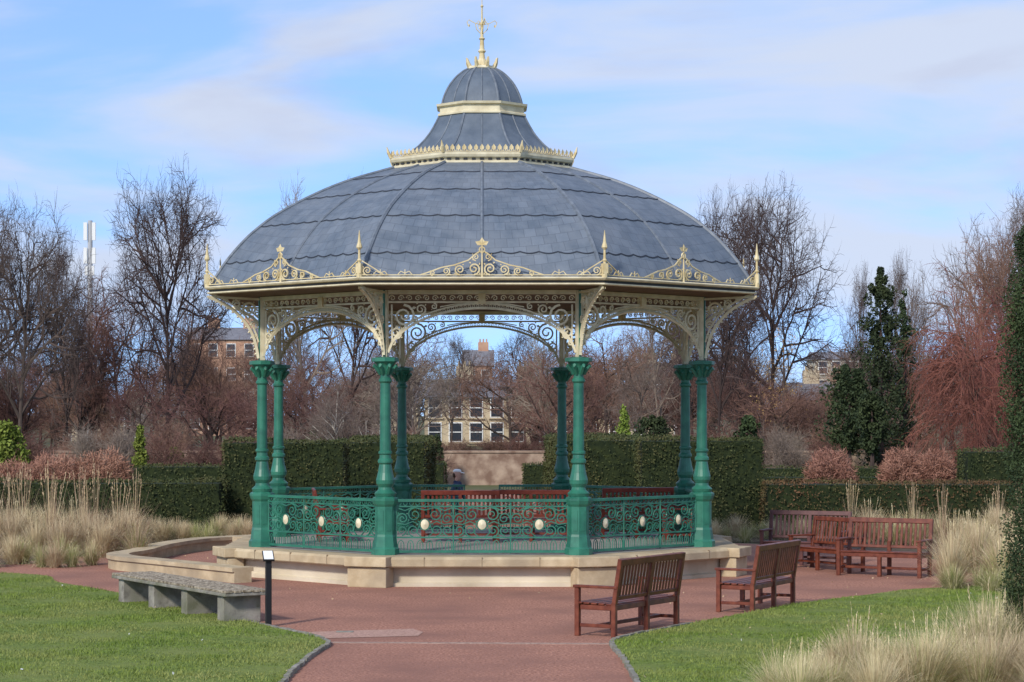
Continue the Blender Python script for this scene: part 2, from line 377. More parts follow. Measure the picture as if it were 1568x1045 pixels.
for a in COR:
    c=Vector((math.cos(a),math.sin(a),0))
    B=Pl(c*(PR+.05),c,ma,0,.020)
    cur=[(0.02,3.82),(.05,4.0),(.13,4.25),(.28,4.48),(.5,4.68),(.75,4.82),(.92,4.88)]
    B.line(smooth(cur),.034); B.line([(u-.045+.0,z+.06) for u,z in smooth(cur)][6:],.02)
    B.line([(.0,4.86),(.95,4.89)],.025)
    B.spiral(.20,4.68,.13,math.pi,-1,1.7,22,.025); B.spiral(.42,4.77,.075,0,1,1.5,14,.02); B.spiral(.09,4.40,.075,0,1,1.5,14,.02); B.spiral(.60,4.82,.045,0,1,1.3,10,.015); B.spiral(.07,4.2,.045,0,1,1.3,10,.015)
    for i in range(12):
        t=smooth(cur)[i*2+3]; B.leaf(t[0],t[1],.07,-.5)
ma.obj('arch_ironwork',[cream,gold],BS)
m=M()
m.lathe([(4.15,4.905),(5.16,4.93),(5.20,4.945),(5.20,4.965),(5.16,4.97),(5.17,5.01),(5.23,5.02),(5.25,5.045),(5.22,5.065),(5.10,5.07)],8,math.radians(22.5),mts=[2,0,0,0,1,0,0,0,0])
m.lathe([(4.15,4.905),(.01,4.907)],8,math.radians(22.5),mts=[2])
m.obj('eaves',[cream,darkf,ceil],BS)
prof=[(5.14,5.07),(5.02,5.26),(4.80,5.57),(4.515,5.89),(4.27,6.11),(3.975,6.33),(3.6,6.55),(3.25,6.73),(2.9,6.89),(2.51,7.04),(2.1,7.17),(1.70,7.29)]
prof=smooth(prof,3)
m=M(); m.lathe(prof,8,math.radians(22.5)); m.obj('main_roof',[slate],BS)
up=smooth([(1.60,7.46),(1.45,7.55),(1.25,7.69),(1.06,7.89),(.93,8.09),(.83,8.28)],3)
dome=smooth([(.79,8.47),(.755,8.6),(.69,8.75),(.60,8.89),(.48,9.02),(.35,9.12),(.24,9.17)],3)
m=M(); m.lathe(up,8,math.radians(22.5)); m.lathe(dome,8,math.radians(22.5)); m.obj('lantern_roof',[lead],BS)
m=M()
m.lathe([(1.66,7.27),(1.74,7.28),(1.74,7.31),(1.70,7.33),(1.70,7.36),(1.77,7.38),(1.79,7.42),(1.79,7.46),(1.55,7.47)],8,math.radians(22.5))
m.lathe([(.80,8.25),(.87,8.27),(.87,8.30),(.83,8.32),(.83,8.42),(.89,8.44),(.90,8.48),(.78,8.49)],8,math.radians(22.5))
m.lathe([(.25,9.14),(.28,9.17),(.27,9.21),(.2,9.22),(.1,9.24),(.05,9.32)],8,math.radians(22.5))
m.obj('cornices',[cream],BS)
m=M()
for k in range(8):
    a0=COR[k];a1=COR[(k+1)%8]
    for i in range(9):
        t=(i+.5)/9; x=1.735*.985*(math.cos(a0)*(1-t)+math.cos(a1)*t); y=1.735*.985*(math.sin(a0)*(1-t)+math.sin(a1)*t)
        m.box((x,y,7.345),(.03,.07,.03),(a0+math.radians(22.5)),0)
m.obj('dentils',[darkf],BS)
m=M()
def surf(prof_,ang_frac,k,i,off=0):
    r,z=prof_[i]; a0=COR[k];a1=COR[(k+1)%8]
    x=(r+off)*(math.cos(a0)*(1-ang_frac)+math.cos(a1)*ang_frac); y=(r+off)*(math.sin(a0)*(1-ang_frac)+math.sin(a1)*ang_frac)
    return (x,y,z+off)
for k in range(8):
    m.tube([surf(prof,0,k,i) for i in range(len(prof))],.038,6,0)
    m.tube([surf(prof,.5,k,i) for i in range(len(prof))],.030,6,0)
    for pr in (up,dome):
        m.tube([surf(pr,0,k,i) for i in range(len(pr))],.024,5,0)
        m.tube([surf(pr,.5,k,i) for i in range(len(pr))],.016,5,0)
def interp(prof_,s):
    t=s*(len(prof_)-1); i=min(int(t),len(prof_)-2); f=t-i
    return (prof_[i][0]*(1-f)+prof_[i+1][0]*f, prof_[i][1]*(1-f)+prof_[i+1][1]*f)
for k in range(8):
    for s in (.16,.38,.60,.82):
        r0,z0=interp(prof,s); chord=r0*.765; ns=max(4,int(round(chord/.30)))*6
        pts=[]
        for j in range(ns+1):
            t=j/ns; sc=abs(math.sin(math.pi*j/6)); s2=s-.009*sc
            r,z=interp(prof,s2); a0=COR[k];a1=COR[(k+1)%8]; r+=.004
            pts.append((r*(math.cos(a0)*(1-t)+math.cos(a1)*t),r*(math.sin(a0)*(1-t)+math.sin(a1)*t),z+.004))
        m.tube(pts,.012,3,1)
m.obj('roof_ribs',[rib,seam],BS)
mc=M()
for k in range(8):
    a0=COR[k];a1=COR[(k+1)%8]
    for rr,kind in ((5.2,0),(1.77,1)):
        p0=Vector((rr*math.cos(a0),rr*math.sin(a0),0));p1=Vector((rr*math.cos(a1),rr*math.sin(a1),0))
        mid=(p0+p1)/2;U=(p1-p0).normalized();W=(p1-p0).length
        if kind==0:
            C=Pl((mid.x,mid.y,5.065),U,mc,0,.014)
            C.line([(-W/2,.03),(W/2,.03)],.010)
            for sg in(-1,1):
                C.spiral(sg*.13,.13,.10,-math.pi/2,-sg,1.6,18,.018); C.spiral(sg*.36,.115,.085,-math.pi/2,sg,1.6,16,.016)
                C.spiral(sg*.58,.09,.065,-math.pi/2,-sg,1.5,14,.015); C.spiral(sg*.80,.06,.045,-math.pi/2,sg,1.4,12,.013)
                C.spiral(sg*.10,.32,.06,-math.pi/2,sg,1.5,14,.013)
                C.line([(sg*.02,.42),(sg*.09,.38),(sg*.22,.27),(sg*.45,.19),(sg*.66,.15),(sg*.85,.08),(sg*1.0,.03)],.014)
                for u in(1.25,1.65):
                    C.line([(sg*(u-.12),.03),(sg*(u-.07),.09),(sg*u,.06),(sg*(u+.07),.09),(sg*(u+.12),.03)],.010); C.line([(sg*u,.03),(sg*u,.12)],.009)
                C.spiral(sg*(W/2-.13),.10,.075,-math.pi/2,sg,1.5,14,.014)
                C.line([(sg*(W/2-.4),.03),(sg*(W/2-.22),.15),(sg*(W/2-.04),.26)],.012)
            C.line([(0,0),(0,.62)],[.022,.010]); C.ring(0,.44,.045,.014,10); C.line([(-.05,.52),(.05,.52)],.014)
            for q in(.45,1.57,2.7): C.leaf(0,.52,.12,q)
        else:
            C=Pl((mid.x,mid.y,7.455),U,mc,0,.010)
            C.line([(-W/2,.02),(W/2,.02)],.010)
            n=13
            for i in range(n):
                u=-W/2+(i+.5)*W/n; C.line([(u-.045,.02),(u-.03,.07),(u,.035),(u+.03,.07),(u+.045,.02)],.010); C.leaf(u,.03,.12,math.pi/2)
    ca=Vector((math.cos(a0),math.sin(a0),0))
    c=ca*5.2
    mc.lathe([(.045,5.05),(.05,5.12),(.03,5.16),(.022,5.30),(.04,5.33),(.022,5.36),(.018,5.50),(.05,5.54),(.045,5.57),(.028,5.62),(.004,5.82)],8,0,(c.x,c.y))
    mc.box((c.x,c.y,5.2),(.09,.09,.16),a0,0)
    for rr,zz,hh in((1.78,7.46,.20),):
        q=ca*rr; mc.tube([(q.x,q.y,zz),(q.x*1.03,q.y*1.03,zz+hh*.5),(q.x*1.045,q.y*1.045,zz+hh)],[.035,.03,.006],5)
    q=ca
    mc.tube([(q.x*.24,q.y*.24,9.2),(q.x*.28,q.y*.28,9.28),(q.x*.30,q.y*.30,9.36),(q.x*.27,q.y*.27,9.33)],[.045,.035,.02,.008],5)
mc.obj('cresting',[gold],BS)
m=M()
m.lathe([(.12,9.2),(.10,9.30),(.06,9.36),(.045,9.46),(.075,9.50),(.045,9.54),(.035,9.70),(.06,9.73),(.03,9.76),(.022,9.95),(.035,10.0),(.018,10.05),(.014,10.3),(.03,10.33),(.008,10.36),(.004,10.6)],10,0)
for k in range(4):
    a=k*math.pi/2+.2; U=Vector((math.cos(a),math.sin(a),0)); C=Pl((0,0,0),U,m,0,.009)
    C.line([(0,9.80),(.10,9.90),(.12,9.99),(.06,10.06),(.02,10.0)],.010)
    C.line([(0,9.98),(.15,10.02),(.24,10.07),(.28,10.03),(.26,9.97)],.009); C.leaf(.24,10.0,.07,-1.5)
m.obj('finial_spire',[gold],BS)
# ---------------------------------------------------------------- benches
def bench_mesh(name,L,mt):
    m=M(); D=.56; t=.065
    for x in (-L/2+.035,L/2-.035):
        m.box((x,-D/2,.31),(t,t,.62)); m.box((x,D/2-.03,.22),(t,t,.44)); m.box((x,D/2+.02,.70),(t,t*.9,.56),0,0,-.16)
        m.box((x,-.01,.635),(t*1.35,D+.08,.035)); m.box((x,0,.37),(t*.8,D-.1,.06)); m.box((x,0,.14),(t*.6,D-.08,.045))
    m.box((0,D/2-.02,.30),(t,t,.6)); m.box((0,-D/2+.04,.20),(t,t,.4)); m.box((0,D/2+.02,.70),(t,t*.8,.5),0,0,-.16)
    m.box((0,0,.37),(t*.8,D-.1,.06))
    for i in range(5): m.box((0,-D/2+.03+i*.108,.425+(-.003*i)),(L-.02,.085,.024))
    m.box((0,-D/2+.02,.375),(L-.1,.03,.07)); m.box((0,D/2-.03,.375),(L-.1,.03,.07)); m.box((0,0,.14),(L-.1,.045,.045))
    m.box((0,D/2+.062,.955),(L,.055,.085),0,0,-.16); m.box((0,D/2-.015,.50),(L-.08,.035,.05),0,0,-.16)
    n=int(L/.093)
    for i in range(n):
        x=-L/2+.1+(i+.5)*(L-.2)/n
        if abs(x)<.05: continue
        m.box((x,D/2+.022,.72),(.042,.018,.44),0,0,-.16)
    return m.mesh(name,[mt])
bm1=bench_mesh('bench_mesh',1.8,redwood); bm2=bench_mesh('bench_mesh_dark',1.6,darkwood); bm3=bench_mesh('bench_mesh_red',1.5,redbench); bm4=bench_mesh('bench_mesh_mid',1.55,redwood)
def bench(me,x,y,face,z=.004,sc=1):
    o=bpy.data.objects.new('park_bench',me); o.location=(x,y,z)
    o.rotation_euler=(0,0,math.atan2(face[1],face[0])+math.pi/2); o.scale=(sc,sc,sc); b=o.modifiers.new('b','BEVEL'); b.width=.006; b.segments=1
    link(o); return o
def bench_near(me,nx,nd,ldir,side,L,sc=1):
    l=Vector(ldir).normalized(); f=Vector((-l.y,l.x))*side
    c=Vector((nx,nd-CD))+l*L/2+f*.28; return bench(me,c.x,c.y,f,.004,sc)
bench_near(bm1,1.68,28.35,(.53,.85),1,1.8,1.0)
bench_near(bm1,3.85,31.8,(.46,.88),1,1.8,.97)
c=(XD(1354,39.3),39.3-CD); bench(bm4,c[0],c[1],(-.50,-.86))
c=(XD(1233,42.3),42.3-CD); bench(bm2,c[0],c[1],(-.42,-.9))
c=(XD(1264,41.0),40.8-CD); bench(bm4,c[0],c[1],(-.85,-.52),.004,.95)
for px,d,f in ((705,41.0,(0,1)),(815,41.3,(.1,1)),(508,41.5,(1,.1)),(968,42.5,(-.3,1)),(1040,41.5,(-1,.1))):
    bench(bm3,XD(px,d),d-CD,f,.505,.95)
# ---------------------------------------------------------------- stone bench left
E=empty('stone_bench')
A=Vector((-3.46,30.2-CD));B=Vector((-5.50,33.6-CD)); l=(B-A).normalized(); pdir=Vector((-l.y,l.x))
if pdir.x<0: pdir=-pdir
ang=math.atan2(l.y,l.x); L=(B-A).length; c=(A+B)/2+pdir*.3
m=M(); m.box((c.x,c.y,.40),(L+.12,.66,.045),ang)
m.obj('slab',[conc],E,bevel=.01)
m=M()
for i in range(5):
    q=c+pdir*(-.27+i*.135); m.box((q.x,q.y,.4405),(L+.14,.105,.034),ang)
m.obj('seat_slats',[greywood],E,bevel=.006)
m=M()
for t in (.05,.36,.66,.95):
    q=A.lerp(B,t)+pdir*.3; m.box((q.x,q.y,.19),(.20,.56,.376),ang)
m.obj('legs',[conc],E,bevel=.012)
E=empty('ramp_wall')
def wallpath(name,pts,w,h,mt,parent,capm=None):
    pts=[Vector(p) for p in pts]; m=M(); Ls=[];Rs=[]
    for i,p in enumerate(pts):
        t=(pts[min(i+1,len(pts)-1)]-pts[max(i-1,0)]).normalized(); n=Vector((-t.y,t.x)); Ls.append(p+n*w/2);Rs.append(p-n*w/2)
    for lo,hi,e,k in ((0,h-.07,0,0),(h-.07,h,.04,1)):
        vs=[]
        for i in range(len(pts)):
            n=(Ls[i]-Rs[i]).normalized()*e
            for q,z in ((Rs[i]-n,lo),(Ls[i]+n,lo),(Ls[i]+n,hi),(Rs[i]-n,hi)): vs.append((q.x,q.y,z))
        fs=[(i*4+j,i*4+(j+1)%4,(i+1)*4+(j+1)%4,(i+1)*4+j) for i in range(len(pts)-1) for j in range(4)]
        fs+=[(3,2,1,0),tuple((len(pts)-1)*4+j for j in range(4))]
        m.add(vs,fs,k)
    return m.obj(name,[mt,capm or mt],parent)
wp=smooth([G(372,893),G(300,885),G(225,877),(-6.55,40.9-CD),(-6.75,41.7-CD),G(215,862),G(250,852),G(310,843),G(395,838)],5)
wallpath('wall',wp,.34,.26,stone,E,stone)
E=empty('information_post'); d=29.9; x=XD(411,d); y=d-CD
m=M(); m.box((x,y,.46),(.075,.14,.92),.2); m.obj('post',[black],E,bevel=.006)
m=M(); m.box((x,y-.02,.945),(.15,.22,.02),.2,0,.55); m.obj('panel',[black],E); 
m=M(); m.box((x,y-.026,.958),(.125,.19,.006),.2,0,.55); m.obj('label',[white],E)
# ---------------------------------------------------------------- hedges
def hedge(x0,x1,d0,d1,h,lm=hedged,dens=420,leaf=.032,name='hedge',amp=.055):
    y0,y1=d0-CD,d1-CD; e=empty(name,((x0+x1)/2,(y0+y1)/2,0)); cx,cy=(x0+x1)/2,(y0+y1)/2
    m=M(); g=.05
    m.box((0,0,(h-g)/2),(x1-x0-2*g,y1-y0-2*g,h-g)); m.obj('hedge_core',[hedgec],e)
    P=[]
    def face(n,o,u,v,nrm):
        n=int(n); a=NR.uniform(0,1,(n,1)); b=NR.uniform(0,1,(n,1)); o=np.array(o);u=np.array(u);v=np.array(v);q=o+a*u+b*v
        und=np.sin(q[:,0]*1.7+q[:,1])*np.sin(q[:,2]*2.3+q[:,0]*.6)*amp*.8+np.sin(q[:,0]*5.1+q[:,1]*4)*amp*.3+NR.normal(0,amp*.5,n)
        P.append(q+np.array(nrm)*und[:,None])
    W=x1-x0;D=y1-y0
    face(W*h*dens,(-W/2,-D/2,0),(W,0,0),(0,0,h),(0,-1,0))
    face(W*D*dens*.8,(-W/2,-D/2,h),(W,0,0),(0,D,0),(0,0,1))
    face(D*h*dens,(-W/2,-D/2,0),(0,D,0),(0,0,h),(-1,0,0)); face(D*h*dens,(W/2,-D/2,0),(0,D,0),(0,0,h),(1,0,0))
    P=np.concatenate(P); me=npmesh('hedge_leaves',leafquads(P,leaf),4,[lm]); link(bpy.data.objects.new('hedge_leaves',me),e)
X=XD
hedge(X(340,53),X(528,53),53,54.6,ZD(676,53))
hedge(X(528,58),X(655,58),56,66,ZD(675,57),dens=300)
hedge(X(-60,52),X(338,52),52,53.2,ZD(738,52))
hedge(X(215,60),X(345,60),60,61,ZD(713,60),dens=300)
hedge(X(655,76),X(682,76),75,76.2,ZD(708,76),dens=300); hedge(X(800,76),X(850,76),75,76.2,ZD(710,76),dens=300)
hedge(X(848,58),X(980,58),56,66,ZD(672,57),dens=300)
hedge(X(980,53),X(1170,53),53,54.6,ZD(673,53))
hedge(X(1170,52.4),X(1700,52.4),52,53.4,ZD(740,52),hedgeb,dens=380)
hedge(X(1172,62),X(1480,62),62,63,ZD(729,62),dens=260); hedge(X(1480,58),X(1700,58),58,59.4,ZD(690,58),dens=320)
hedge(X(1010,78),X(1568,78),78,79,ZD(716,78),dens=200); hedge(X(-30,75),X(340,75),75,76,ZD(716,75),dens=200)
# ---------------------------------------------------------------- ornamental grass
def clump_mesh(name,n,h,spread,mats,plumes=0,w=.006,arch=.6):
    V=[];mi=[]
    a=NR.uniform(0,6.283,n); r0=NR.uniform(0,.16,n)**1; L=NR.uniform(.35,1.05,n)*h; tilt=np.abs(NR.normal(0,1,n))*.30*spread+.05
    dx,dy=np.cos(a),np.sin(a); S=5; px=[];
    for k in range(S+1):
        t=k/S; th=tilt+arch*t*t*tilt*3.0
        if k==0: x=dx*r0;y=dy*r0;z=np.zeros(n)
        else:
            x=x+dx*np.sin(th)*L/S; y=y+dy*np.sin(th)*L/S; z=z+np.cos(th)*L/S
        px.append(np.stack([x,y,np.maximum(z,0.01)],1))
    wd=np.stack([-dy,dx,np.zeros(n)],1); ra=NR.uniform(-1,1,(n,1)); wd=wd*np.sqrt(1-ra**2*.6)+np.stack([dx,dy,np.zeros(n)],1)*ra*.6
    for k in range(S):
        w0=w*(1-.8*k/S); w1=w*(1-.8*(k+1)/S)
        V.append(np.stack([px[k]-wd*w0,px[k]+wd*w0,px[k+1]+wd*w1,px[k+1]-wd*w1],1)); mi.append(NR.integers(0,len(mats),n) if k==0 else mi[0])
    for i in range(plumes):
        an=NR.uniform(0,6.283);tl=NR.uniform(.02,.28);hh=h*NR.uniform(.9,1.25)
        top=np.array([math.cos(an)*math.sin(tl),math.sin(an)*math.sin(tl),math.cos(tl)])
        ww=np.array([-math.sin(an),math.cos(an),0])*.003
        V.append(np.array([[[0,0,0]-ww,[0,0,0]+ww,top*hh+ww,top*hh-ww]])); mi.append(np.zeros(1,int))
        q=NR.uniform(.82,1,12); pc=top*hh*q[:,None]; dr=NR.normal(0,.008,(12,3))+top*.05; ww=NR.normal(0,.003,(12,3))
        V.append(np.stack([pc,pc+dr*.5+ww,pc+dr,pc+dr*.5-ww],1)); mi.append(np.zeros(12,int))
    return npmesh(name,np.concatenate(V),4,mats,np.concatenate(mi))
cl=[clump_mesh('clump_a',900,1.0,1.35,[straw,straw,straw2],0),clump_mesh('clump_b',760,1.0,1.5,[straw,gstraw,straw2],6),
    clump_mesh('clump_c',850,1.0,1.1,[straw,straw,straw2],8),clump_mesh('clump_d',620,.9,1.7,[gstraw,straw,gstraw])]
stk=clump_mesh('clump_stalks',70,1.0,.8,[straw2,barkr],12,.0035)
cf=[clump_mesh('clump_fine_a',2000,1.0,1.25,[straw,straw2,straw],5,.0040),clump_mesh('clump_fine_b',1800,1.0,1.45,[straw,straw,gstraw],4,.0040)]
def clump(x,y,h,w,me):
    o=bpy.data.objects.new('ornamental_grass',me); o.location=(x,y,0.0); o.rotation_euler=(0,0,R.uniform(0,6.28)); o.scale=(w,w,h); link(o)
def row(px0,px1,d0,d1,n,h0,h1,ms,wf=1):
    for i in range(n):
        d=R.uniform(d0,d1); px=px0+(px1-px0)*(i+R.random())/n; h=R.uniform(h0,h1); clump(XD(px,d),d-CD,h,h*R.uniform(.85,1.15)*wf,R.choice(ms))
row(-60,215,43.5,50,27,.70,1.0,cl[:3]); row(-40,150,41.3,42.6,9,.5,.70,cl[3:]+cl[:2]); row(-50,210,46,50,12,1.2,1.55,[stk])
row(180,390,49.5,51.8,20,.42,.62,[cl[0],cl[3],cl[0]],1.1); row(1080,1260,49.5,51.8,14,.4,.6,[cl[0],cl[3]]); row(1330,1640,48,51.5,22,.55,.85,cl[:3])
row(1456,1640,36.6,44,22,.72,.98,cl[:3]); row(1440,1600,35.6,36.6,8,.42,.58,[cl[3]]); row(1300,1600,47,50,5,1.0,1.2,[stk])
row(1190,1330,21.2,22.6,8,.52,.68,cf,1.15); row(1310,1660,20.2,22.8,17,.62,.82,cf,1.1); row(1490,1600,23.5,25.5,7,.72,.92,cf)
# ---------------------------------------------------------------- trees
def tree_mesh(name,seed,mats,kids=(9,6,5,5,3),lens=(.68,.46,.27,.155,.085,.05),trop=.07,weep=0,r0=.017,fork=.2,stems=1,spread=1.0,thick=1.0,a0=(42,66)):
    rg=random.Random(seed); V=[];Fc=[];MI=[]
    rad=[r0,r0*.54,r0*.27,r0*.13*thick,r0*.068*thick,r0*.044*thick]
    def tube(pts,r,ns,mi):
        b=len(V)
        for i,p in enumerate(pts):
            q=pts[min(i+1,len(pts)-1)]; o=pts[max(i-1,0)]
            tx,ty,tz=q[0]-o[0],q[1]-o[1],q[2]-o[2]; l=math.sqrt(tx*tx+ty*ty+tz*tz) or 1; tx/=l;ty/=l;tz/=l
            if abs(tz)<.8: ax,ay,az=ty,-tx,0.0
            else: ax,ay,az=0.0,tz,-ty
            l=math.sqrt(ax*ax+ay*ay+az*az); ax/=l;ay/=l;az/=l
            bx,by,bz=ty*az-tz*ay,tz*ax-tx*az,tx*ay-ty*ax
            for j in range(ns):
                w=6.2832*j/ns; c=math.cos(w)*r[i]; s=math.sin(w)*r[i]
                V.append((p[0]+ax*c+bx*s,p[1]+ay*c+by*s,p[2]+az*c+bz*s))
        for i in range(len(pts)-1):
            for j in range(ns):
                Fc.append((b+i*ns+j,b+i*ns+(j+1)%ns,b+(i+1)*ns+(j+1)%ns,b+(i+1)*ns+j)); MI.append(mi)
    def br(p,d,L,lev):
        n=(9,7,5,4,3,2)[lev]; pts=[p]; ds=[d]; wob=(.07,.14,.19,.2,.2,.2)[lev]
        for i in range(n):
            tz=trop if lev>0 else .05
            if weep and lev>=1: tz=-weep*(.3+i/n)
            d=[d[0]+rg.gauss(0,wob),d[1]+rg.gauss(0,wob),d[2]+rg.gauss(0,wob*.7)+tz]
            l=math.sqrt(sum(c*c for c in d)); d=[c/l for c in d]
            p=tuple(p[k]+d[k]*L/n for k in range(3))
            if p[2]<.03: p=(p[0],p[1],.03)
            pts.append(p); ds.append(d)
        ra=rad[lev]; re=ra*(.25 if lev==0 else .35)
        tube(pts,[ra+(re-ra)*i/n for i in range(n+1)],(7,5,4,3,3,3)[lev],0 if lev<2 else 1)
        if lev>=len(kids): return
        K=kids[lev]
        for c in range(K):
            t=(fork+(1-fork)*(c+rg.random())/K) if lev==0 else (.2+.8*(c+rg.random())/K)
            t=min(t,.99); i=int(t*n); f=t*n-i
            q=tuple(pts[i][k]+(pts[i+1][k]-pts[i][k])*f for k in range(3)); dd=ds[i+1]
            an=math.radians(rg.uniform(28,60) if lev else rg.uniform(*a0)-24*t)*spread; az=rg.uniform(0,6.283) if lev else c*2.4+rg.uniform(-.5,.5)
            v=Vector(dd); o1=v.orthogonal().normalized(); o2=v.cross(o1)
            nd=v*math.cos(an)+(o1*math.cos(az)+o2*math.sin(az))*math.sin(an)
            ln=lens[lev+1]*rg.uniform(.7,1.2)*((1.25-.75*t) if lev==0 else (1.1-.35*t))
            br(q,[nd.x,nd.y,nd.z],ln,lev+1)
    for s in range(stems):
        a=rg.uniform(0,6.28); tl=0.03 if stems==1 else rg.uniform(.12,.4)
        br((0 if stems==1 else .02*math.cos(a),0 if stems==1 else .02*math.sin(a),0.0),[math.cos(a)*tl,math.sin(a)*tl,1],lens[0]*(1 if s==0 else rg.uniform(.6,.95)),0)
    A=np.array(V); H=A[:,2].max(); wx=np.percentile(np.abs(A[:,:2]),98.2); A[:,2]/=H; A[:,:2]/=(2*wx)
    me=bpy.data.meshes.new(name); me.from_pydata([tuple(x) for x in A],[],Fc)
    for mm in mats: me.materials.append(mm)
    me.polygons.foreach_set('material_index',MI); me.update(); return me
BL=(.62,.46,.28,.165,.10,.06)
T=[tree_mesh('bare_a',12,[barkd,twigd],kids=(10,6,6,5,3),lens=BL,trop=.03,fork=.25,a0=(52,78)),tree_mesh('bare_b',29,[barkd,twigd],kids=(11,6,6,5,3),fork=.22,lens=BL,trop=.03,a0=(52,80)),
   tree_mesh('bare_c',37,[barkd,barkr],kids=(9,6,5,4,3),fork=.15,spread=1.1),tree_mesh('bare_d',41,[barkg,barkg],kids=(9,6,5,4,2),stems=1,fork=.12),
   tree_mesh('bare_e',59,[barkd,barkr],kids=(7,5,5,4,2),stems=3,fork=.15,lens=(.7,.36,.23,.14,.08,.045)),
   tree_mesh('bare_f',68,[barkd,twigd],kids=(10,6,5,5,3),fork=.25,lens=BL,trop=.03,a0=(50,76))]
TR=tree_mesh('bare_red',77,[barkd,barkr],kids=(10,6,6,5,2),fork=.2,lens=BL,trop=.03,a0=(50,74))
TW=tree_mesh('weeping',71,[barkd,weepm],kids=(15,9,8,4),lens=(.75,.34,.42,.22,.12),weep=.30,fork=.3,r0=.014,thick=1.2)
TB=tree_mesh('birch',83,[barkw,barkg],kids=(8,6,5,3),stems=5,lens=(.8,.35,.2,.12,.06),fork=.2,r0=.012)
def tree(me,px,d,ytop,wpx,name='bare_tree',parent=None,base=0,rz=None):
    h=ZD(ytop,d)-base; w=wpx*d/F
    o=bpy.data.objects.new(name,me); o.location=(XD(px,d),d-CD,base); o.rotation_euler=(0,0,R.uniform(0,6.28) if rz is None else rz); o.scale=(w,w,h); link(o,parent); return o
tree(T[0],28,105,270,210); tree(T[1],258,112,232,215); tree(T[3],470,120,248,170); tree(T[5],535,140,256,160)
tree(T[1],1185,118,255,225); tree(T[5],1100,110,268,170); tree(T[3],1500,120,300,180); tree(TR,1530,95,300,200); tree(T[5],1600,105,262,200)
tree(T[4],120,125,400,150); tree(T[2],180,130,410,160); tree(T[5],-40,110,290,200); tree(T[4],330,128,440,150);tree(T[0],1060,135,330,120)
tree(T[3],1415,120,380,110); tree(T[3],1010,140,400,120); tree(T[5],105,118,340,130)
tree(TB,535,82,565,120,'birch_tree'); tree(TB,515,84,590,100,'birch_tree')
tree(TW,1490,78,385,190,'weeping_tree'); tree(TW,1560,84,350,190,'weeping_tree')
tree(T[3],850,130,490,150); tree(T[3],640,125,520,150); tree(T[2],930,125,480,170); tree(T[5],805,170,490,120); tree(T[5],690,175,500,110)
DT=empty('distant_tree_mass')
for i in range(100):
    d=R.uniform(95,230); px=-80+1730*((i*.6180339)%1); h=R.uniform(485,590)
    if 640<px<820:
        if d<216 and i%3: continue
        h=R.uniform(500,570); d=max(d,222) if i%3 else d
    if 1215<px<1320 : h=max(h,590)
    tree(R.choice([T[2],T[3],T[4],T[2]]),px,d,h,R.uniform(110,200),'tree_part',DT)
TS=[tree_mesh('shrub_a',91,[barkr,barkr],kids=(8,6,4),stems=9,lens=(.7,.35,.22,.12),fork=.08,r0=.012,thick=1.4),tree_mesh('shrub_b',97,[barkr,barkr],kids=(8,6,4),stems=8,lens=(.7,.4,.25,.12),fork=.05,r0=.010,thick=1.5,trop=.02),tree_mesh('shrub_c',99,[barkg,barkg],kids=(8,6,4),stems=8,lens=(.7,.4,.25,.12),fork=.05,r0=.010,thick=1.3,trop=.02)]
UM=empty('undergrowth')
for i in range(95):
    d=R.uniform(82,105); px=-60+1700*((i*.6180339+.3)%1)
    if 665<px<820:
        if i%2: continue
        d=R.uniform(110,150); tree(TS[0],px,d,R.uniform(655,672),60,'twig_shrub_part',UM); continue
    h=R.uniform(630,685)
    tree(R.choice(TS),px,d,h,R.uniform(50,110),'twig_shrub_part',UM)
def domeshrub(px,d,y0,wpx):
    w=wpx*d/F/2; top=ZD(y0,d)
    n=12000; dv=NR.normal(size=(n,3)); dv[:,2]=np.abs(dv[:,2]); dv/=np.linalg.norm(dv,axis=1)[:,None]
    lump=1+.07*np.sin(dv[:,0]*6+px)*np.sin(dv[:,1]*5+dv[:,2]*7)
    pw=np.sign(dv)*np.abs(dv)**.75
    rr=NR.uniform(.7,1.0,n)*lump; P1=pw*rr[:,None]; P1[:,0:2]*=w; P1[:,2]*=top*.97
    dirn=dv*.07*NR.uniform(.3,1.2,(n,1))+NR.normal(0,.05,(n,3)); wd=np.cross(dirn,NR.normal(size=(n,3))); wd/=np.linalg.norm(wd,axis=1)[:,None]; wd*=.011
    Q=np.stack([P1-wd,P1+wd,P1+dirn+wd*.3,P1+dirn-wd*.3],1)
    o=bpy.data.objects.new('clipped_round_shrub',npmesh('clipped_round_shrub',Q,4,[shrubm])); o.location=(XD(px,d),d-CD,0); link(o)
for px,w,y in ((85,115,692),(158,100,688),(20,70,705),(1272,84,686),(1380,70,685),(1432,66,687)): domeshrub(px,60.5,y,w)
